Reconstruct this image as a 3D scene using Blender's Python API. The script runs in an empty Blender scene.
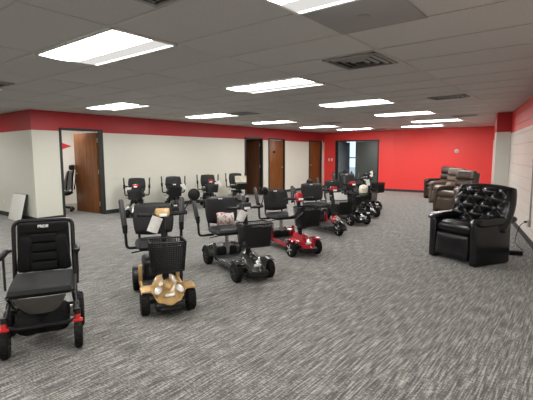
import bpy, bmesh, math, random
from mathutils import Vector, Matrix, Euler
random.seed(7)
C = bpy.context.scene.collection
R = math.radians
PI = math.pi
H = 2.40            # ceiling height
XL, YF, YA = -9.34, 15.98, 3.86     # door wall x, red wall y, alcove wall y
XFAR, YB = -14.0, -3.5              # unseen ends of the room


def xr(y):          # oblique right wall
    return -1.25 - 0.243 * (y - 9.9)


# ------------------------------------------------------------------ materials
def new_mat(name):
    m = bpy.data.materials.new(name)
    m.use_nodes = True
    nt = m.node_tree
    return m, nt, nt.nodes['Principled BSDF']


def pbr(name, col, rough=.5, metal=0., spec=.5, noise=0., nscale=30., bump=0., bscale=200., coat=0., sheen=0.):
    m, nt, b = new_mat(name)
    b.inputs['Base Color'].default_value = (*col, 1)
    b.inputs['Roughness'].default_value = rough
    b.inputs['Metallic'].default_value = metal
    b.inputs['Specular IOR Level'].default_value = spec
    b.inputs['Coat Weight'].default_value = coat
    b.inputs['Sheen Weight'].default_value = sheen
    tc = nt.nodes.new('ShaderNodeTexCoord')
    if noise:
        n = nt.nodes.new('ShaderNodeTexNoise')
        n.inputs['Scale'].default_value = nscale
        n.inputs['Detail'].default_value = 4
        r = nt.nodes.new('ShaderNodeMapRange')
        r.inputs[3].default_value = 1 - noise
        r.inputs[4].default_value = 1 + noise
        mx = nt.nodes.new('ShaderNodeVectorMath')
        mx.operation = 'SCALE'
        mx.inputs[0].default_value = col
        nt.links.new(tc.outputs['Object'], n.inputs['Vector'])
        nt.links.new(n.outputs['Fac'], r.inputs[0])
        nt.links.new(r.outputs[0], mx.inputs['Scale'])
        nt.links.new(mx.outputs[0], b.inputs['Base Color'])
    if bump:
        n2 = nt.nodes.new('ShaderNodeTexNoise')
        n2.inputs['Scale'].default_value = bscale
        n2.inputs['Detail'].default_value = 3
        bp = nt.nodes.new('ShaderNodeBump')
        bp.inputs['Strength'].default_value = bump
        bp.inputs['Distance'].default_value = .002
        nt.links.new(tc.outputs['Object'], n2.inputs['Vector'])
        nt.links.new(n2.outputs['Fac'], bp.inputs['Height'])
        nt.links.new(bp.outputs[0], b.inputs['Normal'])
    return m


WHITE = (.69, .69, .605)
RED = (.90, .058, .052)


def banded(name, band_z, low, high, blocks=False, blockdir=(0, 1)):
    """painted wall: low colour under band_z, high colour over it; optional block joints"""
    m, nt, b = new_mat(name)
    g = nt.nodes.new('ShaderNodeNewGeometry')
    s = nt.nodes.new('ShaderNodeSeparateXYZ')
    nt.links.new(g.outputs['Position'], s.inputs[0])
    gt = nt.nodes.new('ShaderNodeMath')
    gt.operation = 'GREATER_THAN'
    gt.inputs[1].default_value = band_z
    nt.links.new(s.outputs['Z'], gt.inputs[0])
    mx = nt.nodes.new('ShaderNodeMix')
    mx.data_type = 'RGBA'
    mx.inputs['A'].default_value = (*low, 1)
    mx.inputs['B'].default_value = (*high, 1)
    nt.links.new(gt.outputs[0], mx.inputs['Factor'])
    nt.links.new(mx.outputs['Result'], b.inputs['Base Color'])
    b.inputs['Roughness'].default_value = .42 if blocks else .5
    n = nt.nodes.new('ShaderNodeTexNoise')
    n.inputs['Scale'].default_value = 60
    nt.links.new(g.outputs['Position'], n.inputs['Vector'])
    bp = nt.nodes.new('ShaderNodeBump')
    bp.inputs['Strength'].default_value = .12
    bp.inputs['Distance'].default_value = .003
    nt.links.new(n.outputs['Fac'], bp.inputs['Height'])
    last = bp
    if blocks:
        d = nt.nodes.new('ShaderNodeVectorMath')
        d.operation = 'DOT_PRODUCT'
        d.inputs[1].default_value = (blockdir[0], blockdir[1], 0)
        nt.links.new(g.outputs['Position'], d.inputs[0])
        cb = nt.nodes.new('ShaderNodeCombineXYZ')
        nt.links.new(d.outputs['Value'], cb.inputs['X'])
        nt.links.new(s.outputs['Z'], cb.inputs['Y'])
        br = nt.nodes.new('ShaderNodeTexBrick')
        br.inputs['Scale'].default_value = 1
        br.inputs['Brick Width'].default_value = .41
        br.inputs['Row Height'].default_value = .205
        br.inputs['Mortar Size'].default_value = .010
        br.inputs['Mortar Smooth'].default_value = .6
        nt.links.new(cb.outputs[0], br.inputs['Vector'])
        b2 = nt.nodes.new('ShaderNodeBump')
        b2.invert = True
        b2.inputs['Strength'].default_value = .8
        b2.inputs['Distance'].default_value = .016
        nt.links.new(br.outputs['Fac'], b2.inputs['Height'])
        nt.links.new(bp.outputs[0], b2.inputs['Normal'])
        last = b2
    nt.links.new(last.outputs[0], b.inputs['Normal'])
    return m


def carpet_mat():
    m, nt, b = new_mat('carpet_grey')
    g = nt.nodes.new('ShaderNodeNewGeometry')

    def streak(sx, sy, det, rough=.6):
        mp = nt.nodes.new('ShaderNodeMapping')
        mp.inputs['Scale'].default_value = (sx, sy, 1)
        n = nt.nodes.new('ShaderNodeTexNoise')
        n.inputs['Scale'].default_value = 1
        n.inputs['Detail'].default_value = det
        n.inputs['Roughness'].default_value = rough
        nt.links.new(g.outputs['Position'], mp.inputs['Vector'])
        nt.links.new(mp.outputs[0], n.inputs['Vector'])
        return n.outputs['Fac']

    def mul(a, k, c=None):
        q = nt.nodes.new('ShaderNodeMath')
        q.operation = 'MULTIPLY_ADD'
        nt.links.new(a, q.inputs[0])
        q.inputs[1].default_value = k
        if c is None:
            q.inputs[2].default_value = 0
        else:
            nt.links.new(c, q.inputs[2])
        return q.outputs[0]
    s1 = streak(84, 5.0, 1, .5)      # long yarn streaks down the room
    s2 = streak(26, 88, 1, .5)       # short cross threads
    s3 = streak(30, 2.2, 1, .5)       # broad soft bands
    s4 = streak(110, 110, 1)     # pile grain
    acc = mul(s1, .60)
    acc = mul(s2, .36, acc)
    acc = mul(s3, .10, acc)
    acc = mul(s4, .34, acc)
    cr = nt.nodes.new('ShaderNodeValToRGB')
    e = cr.color_ramp.elements
    e[0].position, e[0].color = .55, (.022, .0215, .0205, 1)
    e[1].position, e[1].color = .86, (.36, .352, .322, 1)
    k = cr.color_ramp.elements.new(.69)
    k.color = (.098, .096, .089, 1)
    nt.links.new(acc, cr.inputs[0])
    nt.links.new(cr.outputs[0], b.inputs['Base Color'])
    b.inputs['Roughness'].default_value = .95
    b.inputs['Specular IOR Level'].default_value = .15
    b.inputs['Sheen Weight'].default_value = .35
    b.inputs['Sheen Roughness'].default_value = .5
    bp = nt.nodes.new('ShaderNodeBump')
    bp.inputs['Strength'].default_value = .25
    bp.inputs['Distance'].default_value = .004
    nt.links.new(acc, bp.inputs['Height'])
    nt.links.new(bp.outputs[0], b.inputs['Normal'])
    return m


GX0, GY0, GX, GY = -1.645, 2.462, 1.288, .6405      # ceiling grid origin and pitch


def ceiling_mat():
    m, nt, b = new_mat('ceiling_tile')
    g = nt.nodes.new('ShaderNodeNewGeometry')
    s = nt.nodes.new('ShaderNodeSeparateXYZ')
    nt.links.new(g.outputs['Position'], s.inputs[0])

    def math_(op, a, k):
        q = nt.nodes.new('ShaderNodeMath')
        q.operation = op
        if isinstance(a, float):
            q.inputs[0].default_value = a
        else:
            nt.links.new(a, q.inputs[0])
        if isinstance(k, (int, float)):
            q.inputs[1].default_value = k
        else:
            nt.links.new(k, q.inputs[1])
        return q.outputs[0]

    def cell(o, o0, p):
        u = math_('DIVIDE', math_('SUBTRACT', o, o0), p)
        return math_('FLOOR', u, 0)
    cx, cy = cell(s.outputs['X'], GX0, GX), cell(s.outputs['Y'], GY0, GY)
    cb = nt.nodes.new('ShaderNodeCombineXYZ')
    nt.links.new(cx, cb.inputs[0])
    nt.links.new(cy, cb.inputs[1])
    wn = nt.nodes.new('ShaderNodeTexWhiteNoise')
    nt.links.new(cb.outputs[0], wn.inputs['Vector'])
    n = nt.nodes.new('ShaderNodeTexNoise')
    n.inputs['Scale'].default_value = 90
    n.inputs['Detail'].default_value = 3
    nt.links.new(g.outputs['Position'], n.inputs['Vector'])
    v = math_('ADD', math_('MULTIPLY', wn.outputs['Value'], .05), math_('MULTIPLY', n.outputs['Fac'], .30))
    v = math_('ADD', v, .445)
    c = nt.nodes.new('ShaderNodeCombineColor')
    nt.links.new(v, c.inputs[0])
    nt.links.new(math_('MULTIPLY', v, 1.0), c.inputs[1])
    nt.links.new(math_('MULTIPLY', v, .985), c.inputs[2])
    nt.links.new(c.outputs[0], b.inputs['Base Color'])
    b.inputs['Roughness'].default_value = .9
    bp = nt.nodes.new('ShaderNodeBump')
    bp.inputs['Strength'].default_value = .3
    bp.inputs['Distance'].default_value = .003
    nt.links.new(n.outputs['Fac'], bp.inputs['Height'])
    nt.links.new(bp.outputs[0], b.inputs['Normal'])
    return m


def wood_mat(name, c0, c1, rough=.35):
    m, nt, b = new_mat(name)
    tc = nt.nodes.new('ShaderNodeTexCoord')
    mp = nt.nodes.new('ShaderNodeMapping')
    mp.inputs['Scale'].default_value = (9, 9, .9)
    n = nt.nodes.new('ShaderNodeTexNoise')
    n.inputs['Scale'].default_value = 2.2
    n.inputs['Detail'].default_value = 6
    n.inputs['Distortion'].default_value = .6
    cr = nt.nodes.new('ShaderNodeValToRGB')
    cr.color_ramp.elements[0].position = .3
    cr.color_ramp.elements[0].color = (*c0, 1)
    cr.color_ramp.elements[1].position = .7
    cr.color_ramp.elements[1].color = (*c1, 1)
    nt.links.new(tc.outputs['Object'], mp.inputs[0])
    nt.links.new(mp.outputs[0], n.inputs['Vector'])
    nt.links.new(n.outputs['Fac'], cr.inputs[0])
    nt.links.new(cr.outputs[0], b.inputs['Base Color'])
    b.inputs['Roughness'].default_value = rough
    return m


def paper_mat(name, base, ink, amount, scale):
    m, nt, b = new_mat(name)
    tc = nt.nodes.new('ShaderNodeTexCoord')
    n = nt.nodes.new('ShaderNodeTexNoise')
    n.inputs['Scale'].default_value = scale
    n.inputs['Detail'].default_value = 1
    cr = nt.nodes.new('ShaderNodeValToRGB')
    cr.color_ramp.interpolation = 'CONSTANT'
    cr.color_ramp.elements[0].color = (*base, 1)
    cr.color_ramp.elements[1].position = amount
    cr.color_ramp.elements[1].color = (*ink, 1)
    nt.links.new(tc.outputs['Object'], n.inputs['Vector'])
    nt.links.new(n.outputs['Fac'], cr.inputs[0])
    nt.links.new(cr.outputs[0], b.inputs['Base Color'])
    b.inputs['Roughness'].default_value = .7
    return m


def emit(name, col, strength):
    m = bpy.data.materials.new(name)
    m.use_nodes = True
    nt = m.node_tree
    nt.nodes.clear()
    o = nt.nodes.new('ShaderNodeOutputMaterial')
    e = nt.nodes.new('ShaderNodeEmission')
    e.inputs['Color'].default_value = (*col, 1)
    e.inputs['Strength'].default_value = strength
    nt.links.new(e.outputs[0], o.inputs[0])
    return m


def glass_mat():
    m = bpy.data.materials.new('window_glass')
    m.use_nodes = True
    nt = m.node_tree
    nt.nodes.clear()
    o = nt.nodes.new('ShaderNodeOutputMaterial')
    t = nt.nodes.new('ShaderNodeBsdfTransparent')
    t.inputs['Color'].default_value = (.92, .96, .97, 1)
    gl = nt.nodes.new('ShaderNodeBsdfGlossy')
    gl.inputs['Roughness'].default_value = .02
    f = nt.nodes.new('ShaderNodeFresnel')
    f.inputs['IOR'].default_value = 1.45
    mx = nt.nodes.new('ShaderNodeMixShader')
    nt.links.new(f.outputs[0], mx.inputs[0])
    nt.links.new(t.outputs[0], mx.inputs[1])
    nt.links.new(gl.outputs[0], mx.inputs[2])
    nt.links.new(mx.outputs[0], o.inputs[0])
    return m


M = dict(
    carpet=carpet_mat(), ceiling=ceiling_mat(),
    wall=banded('wall_paint', 1.975, WHITE, (.44, .024, .028)),
    redwall=banded('red_wall_paint', -1, RED, RED),
    blockwall=banded('block_wall_paint', 1.92, (.92, .83, .77), RED, True, (-.236, .972)),  # lower white has pink bounce from the red walls put into its colour
    column=banded('column_paint', 1.95, (.66, .66, .61), (.42, .022, .026)),
    office=pbr('office_paint', (.72, .70, .65), .6, noise=.02),
    base=pbr('baseboard_vinyl', (.028, .029, .031), .5, noise=.1),
    frame=pbr('frame_paint', (.022, .026, .028), .4, noise=.05),
    whiteframe=pbr('trim_white', (.65, .64, .60), .5, noise=.02),
    oak=wood_mat('door_oak', (.13, .042, .010), (.26, .092, .022)),
    walnut=wood_mat('door_walnut', (.085, .034, .014), (.15, .062, .026)),
    greydoor=pbr('grey_steel_door', (.068, .080, .074), .45, noise=.04),
    bluedoor=pbr('blue_grey_steel_door', (.26, .31, .35), .45, noise=.04),
    tee=pbr('tee_bar', (.56, .55, .52), .4, noise=.02),
    reflector=pbr('light_reflector', (.80, .80, .78), .4, noise=.01),
    vent=pbr('vent_metal', (.34, .34, .33), .5, noise=.05),
    ventdark=pbr('vent_duct', (.015, .015, .016), .8, noise=.1),
    panel=pbr('return_panel', (.36, .355, .355), .7, noise=.12, nscale=160),
    lamp=emit('lamp_lens', (1.0, .98, .94), 31.0),
    glowreflector=emit('reflector_painted_glow', (1.0, .975, .93), .75),  # grey reflector made to emit, standing in for light from the lens
    glowedge=emit('edge_painted_glow', (1.0, .975, .93), 4.0),  # emission standing in for lens light caught on the frame edge
    plastic=pbr('black_plastic', (.007, .007, .0075), .42, spec=.3, noise=.15, nscale=60),
    satin=pbr('grey_plastic', (.03, .0305, .032), .42, spec=.4, noise=.1),
    vinyl=pbr('black_vinyl', (.013, .0135, .0145), .5, spec=.35, bump=.3, bscale=260, noise=.1),
    fabric=pbr('black_fabric', (.006, .006, .0065), .85, spec=.2, bump=.5, bscale=420, noise=.15),
    seatfabric=pbr('charcoal_fabric', (.018, .0185, .019), .75, spec=.25, bump=.5, bscale=420, noise=.12),
    greyfabric=pbr('grey_fabric', (.085, .083, .078), .8, spec=.2, bump=.5, bscale=420, noise=.1),
    rubber=pbr('tyre_rubber', (.007, .007, .007), .75, spec=.25, noise=.2, nscale=80),
    steel=pbr('frame_black_steel', (.010, .010, .011), .35, spec=.4, noise=.1),
    silver=pbr('silver_metal', (.55, .55, .55), .3, metal=.9, noise=.05),
    hubwhite=pbr('white_hub', (.62, .62, .60), .35, noise=.05),
    gold=pbr('gold_paint', (.52, .335, .135), .38, noise=.05, coat=.3),
    red=pbr('red_paint', (.40, .012, .022), .25, noise=.06, coat=.6),
    gunmetal=pbr('gunmetal_paint', (.07, .074, .07), .25, metal=.5, noise=.08, coat=.5),
    black=pbr('black_paint', (.015, .015, .016), .2, noise=.1, coat=.6),
    redfork=pbr('red_fork', (.55, .02, .02), .3, noise=.05),
    lens=pbr('headlight_lens', (.75, .75, .72), .12, noise=.03, coat=1),
    mirror=pbr('mirror_shell', (.008, .008, .009), .5, spec=.3, noise=.1),
    leather=pbr('black_leather', (.006, .006, .008), .26, spec=.5, bump=.25, bscale=60, noise=.2, coat=.1),
    brown=pbr('brown_leather', (.062, .042, .031), .3, bump=.3, bscale=120, noise=.2),
    tan=pbr('taupe_leather', (.115, .085, .063), .38, bump=.3, bscale=120, noise=.15),
    darkbrown=pbr('dark_brown_leather', (.030, .018, .015), .35, bump=.3, bscale=120, noise=.2),
    paper=paper_mat('white_paper', (.78, .77, .74), (.52, .52, .52), .66, 60),
    brochure=paper_mat('brochure_paper', (.72, .70, .67), (.55, .28, .25), .56, 22),
    cream=paper_mat('cream_sheet', (.72, .68, .56), (.58, .55, .44), .56, 22),
    board=pbr('board_face', (.88, .87, .83), .35, noise=.02),
    white=pbr('white_plastic', (.75, .74, .70), .4, noise=.02),
    text=pbr('white_print', (.78, .78, .76), .5, noise=.02),
    pennant=pbr('pennant_red', (.60, .03, .035), .7, noise=.05),
    mesh=pbr('grey_mesh_back', (.30, .30, .29), .7, noise=.15, nscale=150),
    glass=glass_mat(),
    outside=pbr('concrete_outside', (.45, .45, .43), .8, noise=.15, nscale=3),
    metalgrey=pbr('conduit_metal', (.42, .42, .41), .4, metal=.3, noise=.05),
)


# ------------------------------------------------------------------ mesh builder
class MB:
    def __init__(s):
        s.bm = bmesh.new()

    def _add(s, bm2, mtx=None):
        if mtx is not None:
            bmesh.ops.transform(bm2, matrix=mtx, verts=bm2.verts)
        me = bpy.data.meshes.new('tmp')
        bm2.to_mesh(me)
        bm2.free()
        s.bm.from_mesh(me)
        bpy.data.meshes.remove(me)
        return s

    def box(s, c, size, r=0., rot=(0, 0, 0), seg=2):
        b = bmesh.new()
        bmesh.ops.create_cube(b, size=1)
        bmesh.ops.scale(b, vec=size, verts=b.verts)
        if r > 0:
            r = min(r, min(size) * .49)
            bmesh.ops.bevel(b, geom=b.edges[:] + b.verts[:], offset=r, segments=seg, profile=.5, affect='EDGES')
        return s._add(b, Matrix.Translation(c) @ Euler(rot).to_matrix().to_4x4())

    def tube(s, pts, r, n=10, closed=False, caps=True):
        b = bmesh.new()
        P = [Vector(p) for p in pts]
        rr = r if isinstance(r, (list, tuple)) else [r] * len(P)
        N = len(P)
        tan = []
        for i in range(N):
            if closed:
                t = (P[(i + 1) % N] - P[i - 1])
            else:
                t = P[min(i + 1, N - 1)] - P[max(i - 1, 0)]
            tan.append(t.normalized())
        up = Vector((0, 0, 1)) if abs(tan[0].z) < .9 else Vector((1, 0, 0))
        nrm = tan[0].cross(up).normalized()
        rings = []
        for i in range(N):
            nrm = (nrm - tan[i] * nrm.dot(tan[i]))
            if nrm.length < 1e-5:
                nrm = tan[i].orthogonal()
            nrm.normalize()
            bi = tan[i].cross(nrm)
            rings.append([b.verts.new(P[i] + (nrm * math.cos(2 * PI * k / n) + bi * math.sin(2 * PI * k / n)) * rr[i]) for k in range(n)])
        last = N if closed else N - 1
        for i in range(last):
            A, B = rings[i], rings[(i + 1) % N]
            for k in range(n):
                b.faces.new((A[k], A[(k + 1) % n], B[(k + 1) % n], B[k]))
        if caps and not closed:
            b.faces.new(rings[0][::-1])
            b.faces.new(rings[-1])
        bmesh.ops.recalc_face_normals(b, faces=b.faces)
        return s._add(b)

    def lathe(s, prof, mtx=None, n=24):
        """profile (radius, height) about z"""
        b = bmesh.new()
        rings = [[b.verts.new((r * math.cos(2 * PI * k / n), r * math.sin(2 * PI * k / n), h)) for k in range(n)] for r, h in prof]
        for A, B in zip(rings, rings[1:]):
            for k in range(n):
                b.faces.new((A[k], A[(k + 1) % n], B[(k + 1) % n], B[k]))
        b.faces.new(rings[0][::-1])
        b.faces.new(rings[-1])
        bmesh.ops.recalc_face_normals(b, faces=b.faces)
        return s._add(b, mtx)

    def ell(s, c, rad, rot=(0, 0, 0), seg=16):
        b = bmesh.new()
        bmesh.ops.create_uvsphere(b, u_segments=seg, v_segments=max(6, seg // 2), radius=1)
        bmesh.ops.scale(b, vec=rad, verts=b.verts)
        return s._add(b, Matrix.Translation(c) @ Euler(rot).to_matrix().to_4x4())

    def poly(s, pts, depth, mtx=None):
        """outline in local xy extruded along z by depth"""
        b = bmesh.new()
        f = b.faces.new([b.verts.new((x, y, 0)) for x, y in pts])
        e = bmesh.ops.extrude_face_region(b, geom=[f])
        bmesh.ops.translate(b, vec=(0, 0, depth), verts=[v for v in e['geom'] if isinstance(v, bmesh.types.BMVert)])
        bmesh.ops.recalc_face_normals(b, faces=b.faces)
        return s._add(b, mtx)

    def pillow(s, w, h, t, k=.5, p=4, curve=0., mtx=None, n=12, bump=None, flat_back=False):
        """soft pad in the local yz plane, thickness t along x; k rounds the corners, curve bends the sides forward"""
        b = bmesh.new()
        F, B = {}, {}
        for i in range(n + 1):
            for j in range(n + 1):
                u, v = math.sin((2 * i / n - 1) * PI / 2), math.sin((2 * j / n - 1) * PI / 2)
                u = .6 * u + .4 * (2 * i / n - 1)
                v = .6 * v + .4 * (2 * j / n - 1)
                y = u * math.sqrt(max(0, 1 - k * v * v / 2)) * w / 2
                z = v * math.sqrt(max(0, 1 - k * u * u / 2)) * h / 2
                m = max(abs(u), abs(v))
                e = (1 - m ** p) ** .5 if m < 1 else 0
                x0 = curve * (2 * y / w) ** 2
                f = t / 2 * e
                if bump:
                    f += bump(u, v) * (1 - m ** 8)
                F[i, j] = b.verts.new((x0 + f, y, z))
                if m > .9999:
                    B[i, j] = F[i, j]
                else:
                    B[i, j] = b.verts.new((x0 - t / 2 * e * (.25 if flat_back else 1), y, z))
        for i in range(n):
            for j in range(n):
                b.faces.new((F[i, j], F[i + 1, j], F[i + 1, j + 1], F[i, j + 1]))
                try:
                    b.faces.new((B[i, j], B[i, j + 1], B[i + 1, j + 1], B[i + 1, j]))
                except ValueError:
                    pass
        bmesh.ops.recalc_face_normals(b, faces=b.faces)
        return s._add(b, mtx)

    def grid(s, fn, nu, nv, thick):
        """sheet fn(u,v)->xyz, thickened downwards"""
        b = bmesh.new()
        T, U = {}, {}
        for i in range(nu + 1):
            for j in range(nv + 1):
                x, y, z = fn(i / nu, j / nv)
                T[i, j] = b.verts.new((x, y, z))
                U[i, j] = b.verts.new((x, y, z - thick))
        for i in range(nu):
            for j in range(nv):
                b.faces.new((T[i, j], T[i + 1, j], T[i + 1, j + 1], T[i, j + 1]))
                b.faces.new((U[i, j], U[i, j + 1], U[i + 1, j + 1], U[i + 1, j]))
        for i in range(nu):
            b.faces.new((T[i, 0], U[i, 0], U[i + 1, 0], T[i + 1, 0]))
            b.faces.new((T[i, nv], T[i + 1, nv], U[i + 1, nv], U[i, nv]))
        for j in range(nv):
            b.faces.new((T[0, j], T[0, j + 1], U[0, j + 1], U[0, j]))
            b.faces.new((T[nu, j], U[nu, j], U[nu, j + 1], T[nu, j + 1]))
        bmesh.ops.recalc_face_normals(b, faces=b.faces)
        return s._add(b)

    def build(s, name, mat, parent=None, smooth=True, loc=(0, 0, 0), rotz=0., sharp=35):
        me = bpy.data.meshes.new(name)
        s.bm.to_mesh(me)
        s.bm.free()
        me.materials.append(mat)
        if smooth:
            me.polygons.foreach_set('use_smooth', [True] * len(me.polygons))
            me.set_sharp_from_angle(angle=R(sharp))
        o = bpy.data.objects.new(name, me)
        C.objects.link(o)
        o.location = loc
        o.rotation_euler = (0, 0, rotz)
        if parent:
            o.parent = parent
        return o


def tag(o, label, cat, group=None):
    o['label'], o['category'] = label, cat
    if group:
        o['group'] = group
    return o


def thing(name, label, cat, loc, rotz=0., group=None):
    o = bpy.data.objects.new(name, None)
    C.objects.link(o)
    o.location = loc
    o.rotation_euler = (0, 0, rotz)
    o.empty_display_size = .1
    return tag(o, label, cat, group)


def struct(name, mb, mat, smooth=False, parent=None):
    o = mb.build(name, mat, parent, smooth)
    o['kind'] = 'structure'
    return o


def text(name, body, size, mtx, mat, parent, ext=.001, bold=0.):
    cu = bpy.data.curves.new('tmp_text', 'FONT')
    cu.body, cu.size, cu.extrude, cu.offset = body, size, ext, bold
    cu.align_x, cu.align_y = 'CENTER', 'CENTER'
    to = bpy.data.objects.new('tmp_text', cu)
    C.objects.link(to)
    bpy.context.view_layer.update()
    me = bpy.data.meshes.new_from_object(to.evaluated_get(bpy.context.evaluated_depsgraph_get()))
    bpy.data.objects.remove(to)
    me.name = name
    me.transform(mtx)
    me.materials.clear()
    me.materials.append(mat)
    o = bpy.data.objects.new(name, me)
    C.objects.link(o)
    o.parent = parent
    return o


FACE_X = Matrix(((0, 0, 1, 0), (1, 0, 0, 0), (0, 1, 0, 0), (0, 0, 0, 1)))      # text plane -> faces local +x, reads along +y
T = Matrix.Translation


def RX(a): return Matrix.Rotation(a, 4, 'X')
def RY(a): return Matrix.Rotation(a, 4, 'Y')
def RZ(a): return Matrix.Rotation(a, 4, 'Z')


def fillet(pts, r, n=5):
    """round the corners of a polyline"""
    P = [Vector(p) for p in pts]
    out = [P[0]]
    for i in range(1, len(P) - 1):
        a, b, c = P[i - 1], P[i], P[i + 1]
        d = min(r, (a - b).length * .45, (c - b).length * .45)
        p0, p1 = b + (a - b).normalized() * d, b + (c - b).normalized() * d
        for k in range(n + 1):
            t = k / n
            out.append(p0 * (1 - t) ** 2 + b * 2 * t * (1 - t) + p1 * t * t)
    out.append(P[-1])
    return out


# ------------------------------------------------------------------ room
W = .12
struct('floor', MB().box((-6, 7.5, -.05), (18, 26, .1)), M['carpet'])
struct('ceiling', MB().box((-6, 7.5, H + .05), (18, 26, .1)), M['ceiling'])

# door openings in the long wall: y0, y1, top
D1, D2, D3, D4 = (4.43, 5.47), (10.66, 11.64), (11.97, 12.99), (14.72, 15.74)
DT = 2.05
mb = MB()
ys = [YA] + [v for d in (D1, D2, D3, D4) for v in d] + [YF + W]
for a, b in zip(ys[0::2], ys[1::2]):
    mb.box((XL - W / 2, (a + b) / 2, H / 2), (W, b - a, H))
for a, b in (D1, D2, D3, D4):
    mb.box((XL - W / 2, (a + b) / 2, (DT + H) / 2), (W, b - a, H - DT))
struct('wall_left', mb, M['wall'])
struct('wall_alcove', MB().box(((XFAR + XL - W) / 2, YA + W / 2, H / 2), (XL - W - XFAR, W, H)), M['wall'])
# red end wall with a double doorway
DX0, DX1 = -8.78, -6.81
mb = MB()
mb.box(((XL - W + DX0) / 2, YF + W / 2, H / 2), (DX0 - XL + W, W, H))
mb.box(((DX1 + xr(YF)) / 2 + .1, YF + W / 2, H / 2), (xr(YF) - DX1 + .2, W, H))
mb.box(((DX0 + DX1) / 2, YF + W / 2, (DT + H) / 2), (DX1 - DX0, W, H - DT))
struct('wall_back', mb, M['redwall'])
struct('trim_1', MB().box((-6.19, YF - .006, H / 2), (.03, .012, H), .004), M['redwall'])
# oblique block wall on the right
t = Vector((-.236, .972, 0))
n = Vector((-.972, -.236, 0))
ya, yb = YB, YF + .2
ang = math.atan2(t.y, t.x)
pa, pb = Vector((xr(ya), ya, 0)), Vector((xr(yb), yb, 0))
mid = (pa + pb) / 2 - n * W / 2
struct('wall_right', MB().box((mid.x, mid.y, H / 2), ((pb - pa).length, W, H), 0, (0, 0, ang)), M['blockwall'])
pc = Vector((-1.53, 11.0, 0)) + t * .2 + n * .14
struct('wall_column', MB().box((pc.x, pc.y, H / 2), (.40, .30, H), .012, (0, 0, ang)), M['column'])
struct('wall_front', MB().box((-6, YB - W / 2, H / 2), (18, W, H)), M['wall'])
struct('wall_far_left', MB().box((XFAR - W / 2, (YA + YB) / 2, H / 2), (W, YA - YB + .3, H)), M['wall'])

# baseboards
mb = MB()
for a, b in zip(ys[0::2], ys[1::2]):
    mb.box((XL + .006, (a + min(b, YF)) / 2, .05), (.012, min(b, YF) - a, .10), .003)
struct('baseboard_left', mb, M['base'])
struct('baseboard_alcove', MB().box(((XFAR + XL) / 2, YA - .006, .05), (XL - XFAR, .012, .10), .003), M['base'])
mb = MB()
mb.box(((XL + DX0) / 2, YF - .006, .045), (DX0 - XL, .012, .09), .003)
mb.box(((DX1 + xr(YF)) / 2, YF - .008, .045), (xr(YF) - DX1, .012, .09), .003)
struct('baseboard_back', mb, M['base'])
mr = (pa + pb) / 2 + n * .006
struct('baseboard_right', MB().box((mr.x, mr.y, .05), ((pb - pa).length, .012, .10), .003, (0, 0, ang)), M['base'])


def lever(parent, x, y, z, sgn, side=1):
    """lever handle on a door face at x; sgn +1 lever points to +y"""
    q = MB()
    q.lathe([(.028, 0), (.028, .012), (.012, .016), (.012, .05)], T((x, y, z)) @ RY(PI / 2 * side), 16)
    q.box((x + side * .05, y + sgn * .05, z), (.016, .12, .018), .006)
    return q.build('door_handle', M['silver'], parent)


def hinges(parent, x, y, rot=0.):
    for z in (.25, 1.03, 1.8):
        MB().box((x, y, z), (.02, .02, .11), .004, (0, 0, rot)).build('hinge', M['silver'], parent)


def door_frame(name, d, fm):
    q = MB()
    x0, th = XL - W / 2, W + .05
    q.box((x0, d[0] + .025, DT / 2), (th, .05, DT), .004)
    q.box((x0, d[1] - .025, DT / 2), (th, .05, DT), .004)
    q.box((x0, (d[0] + d[1]) / 2, DT - .025), (th, d[1] - d[0], .05), .004)
    return struct(name, q, fm)


def leaf(mat, d, phi, parent, handle_side, hx=XL - .10):
    """slab door hinged on the far jamb, swung phi into the room behind"""
    w = d[1] - d[0] - .11
    root = bpy.data.objects.new('door_leaf', None)
    hy = d[1] - .055
    q = MB().box((0, -w / 2, 1.0), (.044, w, 1.975), .003)
    o = q.build('door_leaf', mat, parent)
    bpy.data.objects.remove(root)
    o.location = (hx, hy, 0)
    o.rotation_euler = (0, 0, -phi)
    lever(o, .022, -w + .07, .98, 1)
    hinges(o, .0, .012)
    return o


f1 = door_frame('door_1', D1, M['frame'])
leaf(M['oak'], D1, R(85), f1, -1, XL - .165)
f2 = door_frame('door_2', D2, M['frame'])
leaf(M['walnut'], D2, R(84), f2, -1)
f3 = door_frame('door_3', D3, M['frame'])
o3 = MB().box((XL - .05, (D3[0] + D3[1]) / 2, 1.0), (.044, D3[1] - D3[0] - .104, 1.98), .003).build('door_leaf', M['oak'], f3)
lever(o3, XL - .028, D3[1] - .13, .98, -1)
MB().box((XL - .024, 12.36, 1.55), (.008, .17, .075), .003).build('door_plate', M['plastic'], o3)
f4 = door_frame('door_4', D4, M['frame'])
o4 = MB().box((XL - .05, (D4[0] + D4[1]) / 2, 1.0), (.044, D4[1] - D4[0] - .104, 1.98), .003).build('door_leaf', M['oak'], f4)
lever(o4, XL - .028, D4[0] + .12, 1.02, 1)
# pale casings beside the doors on the white wall
struct('trim_2', MB().box((XL + .008, D4[1] + .05, DT / 2), (.016, .09, DT), .004), M['whiteframe'])

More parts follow.
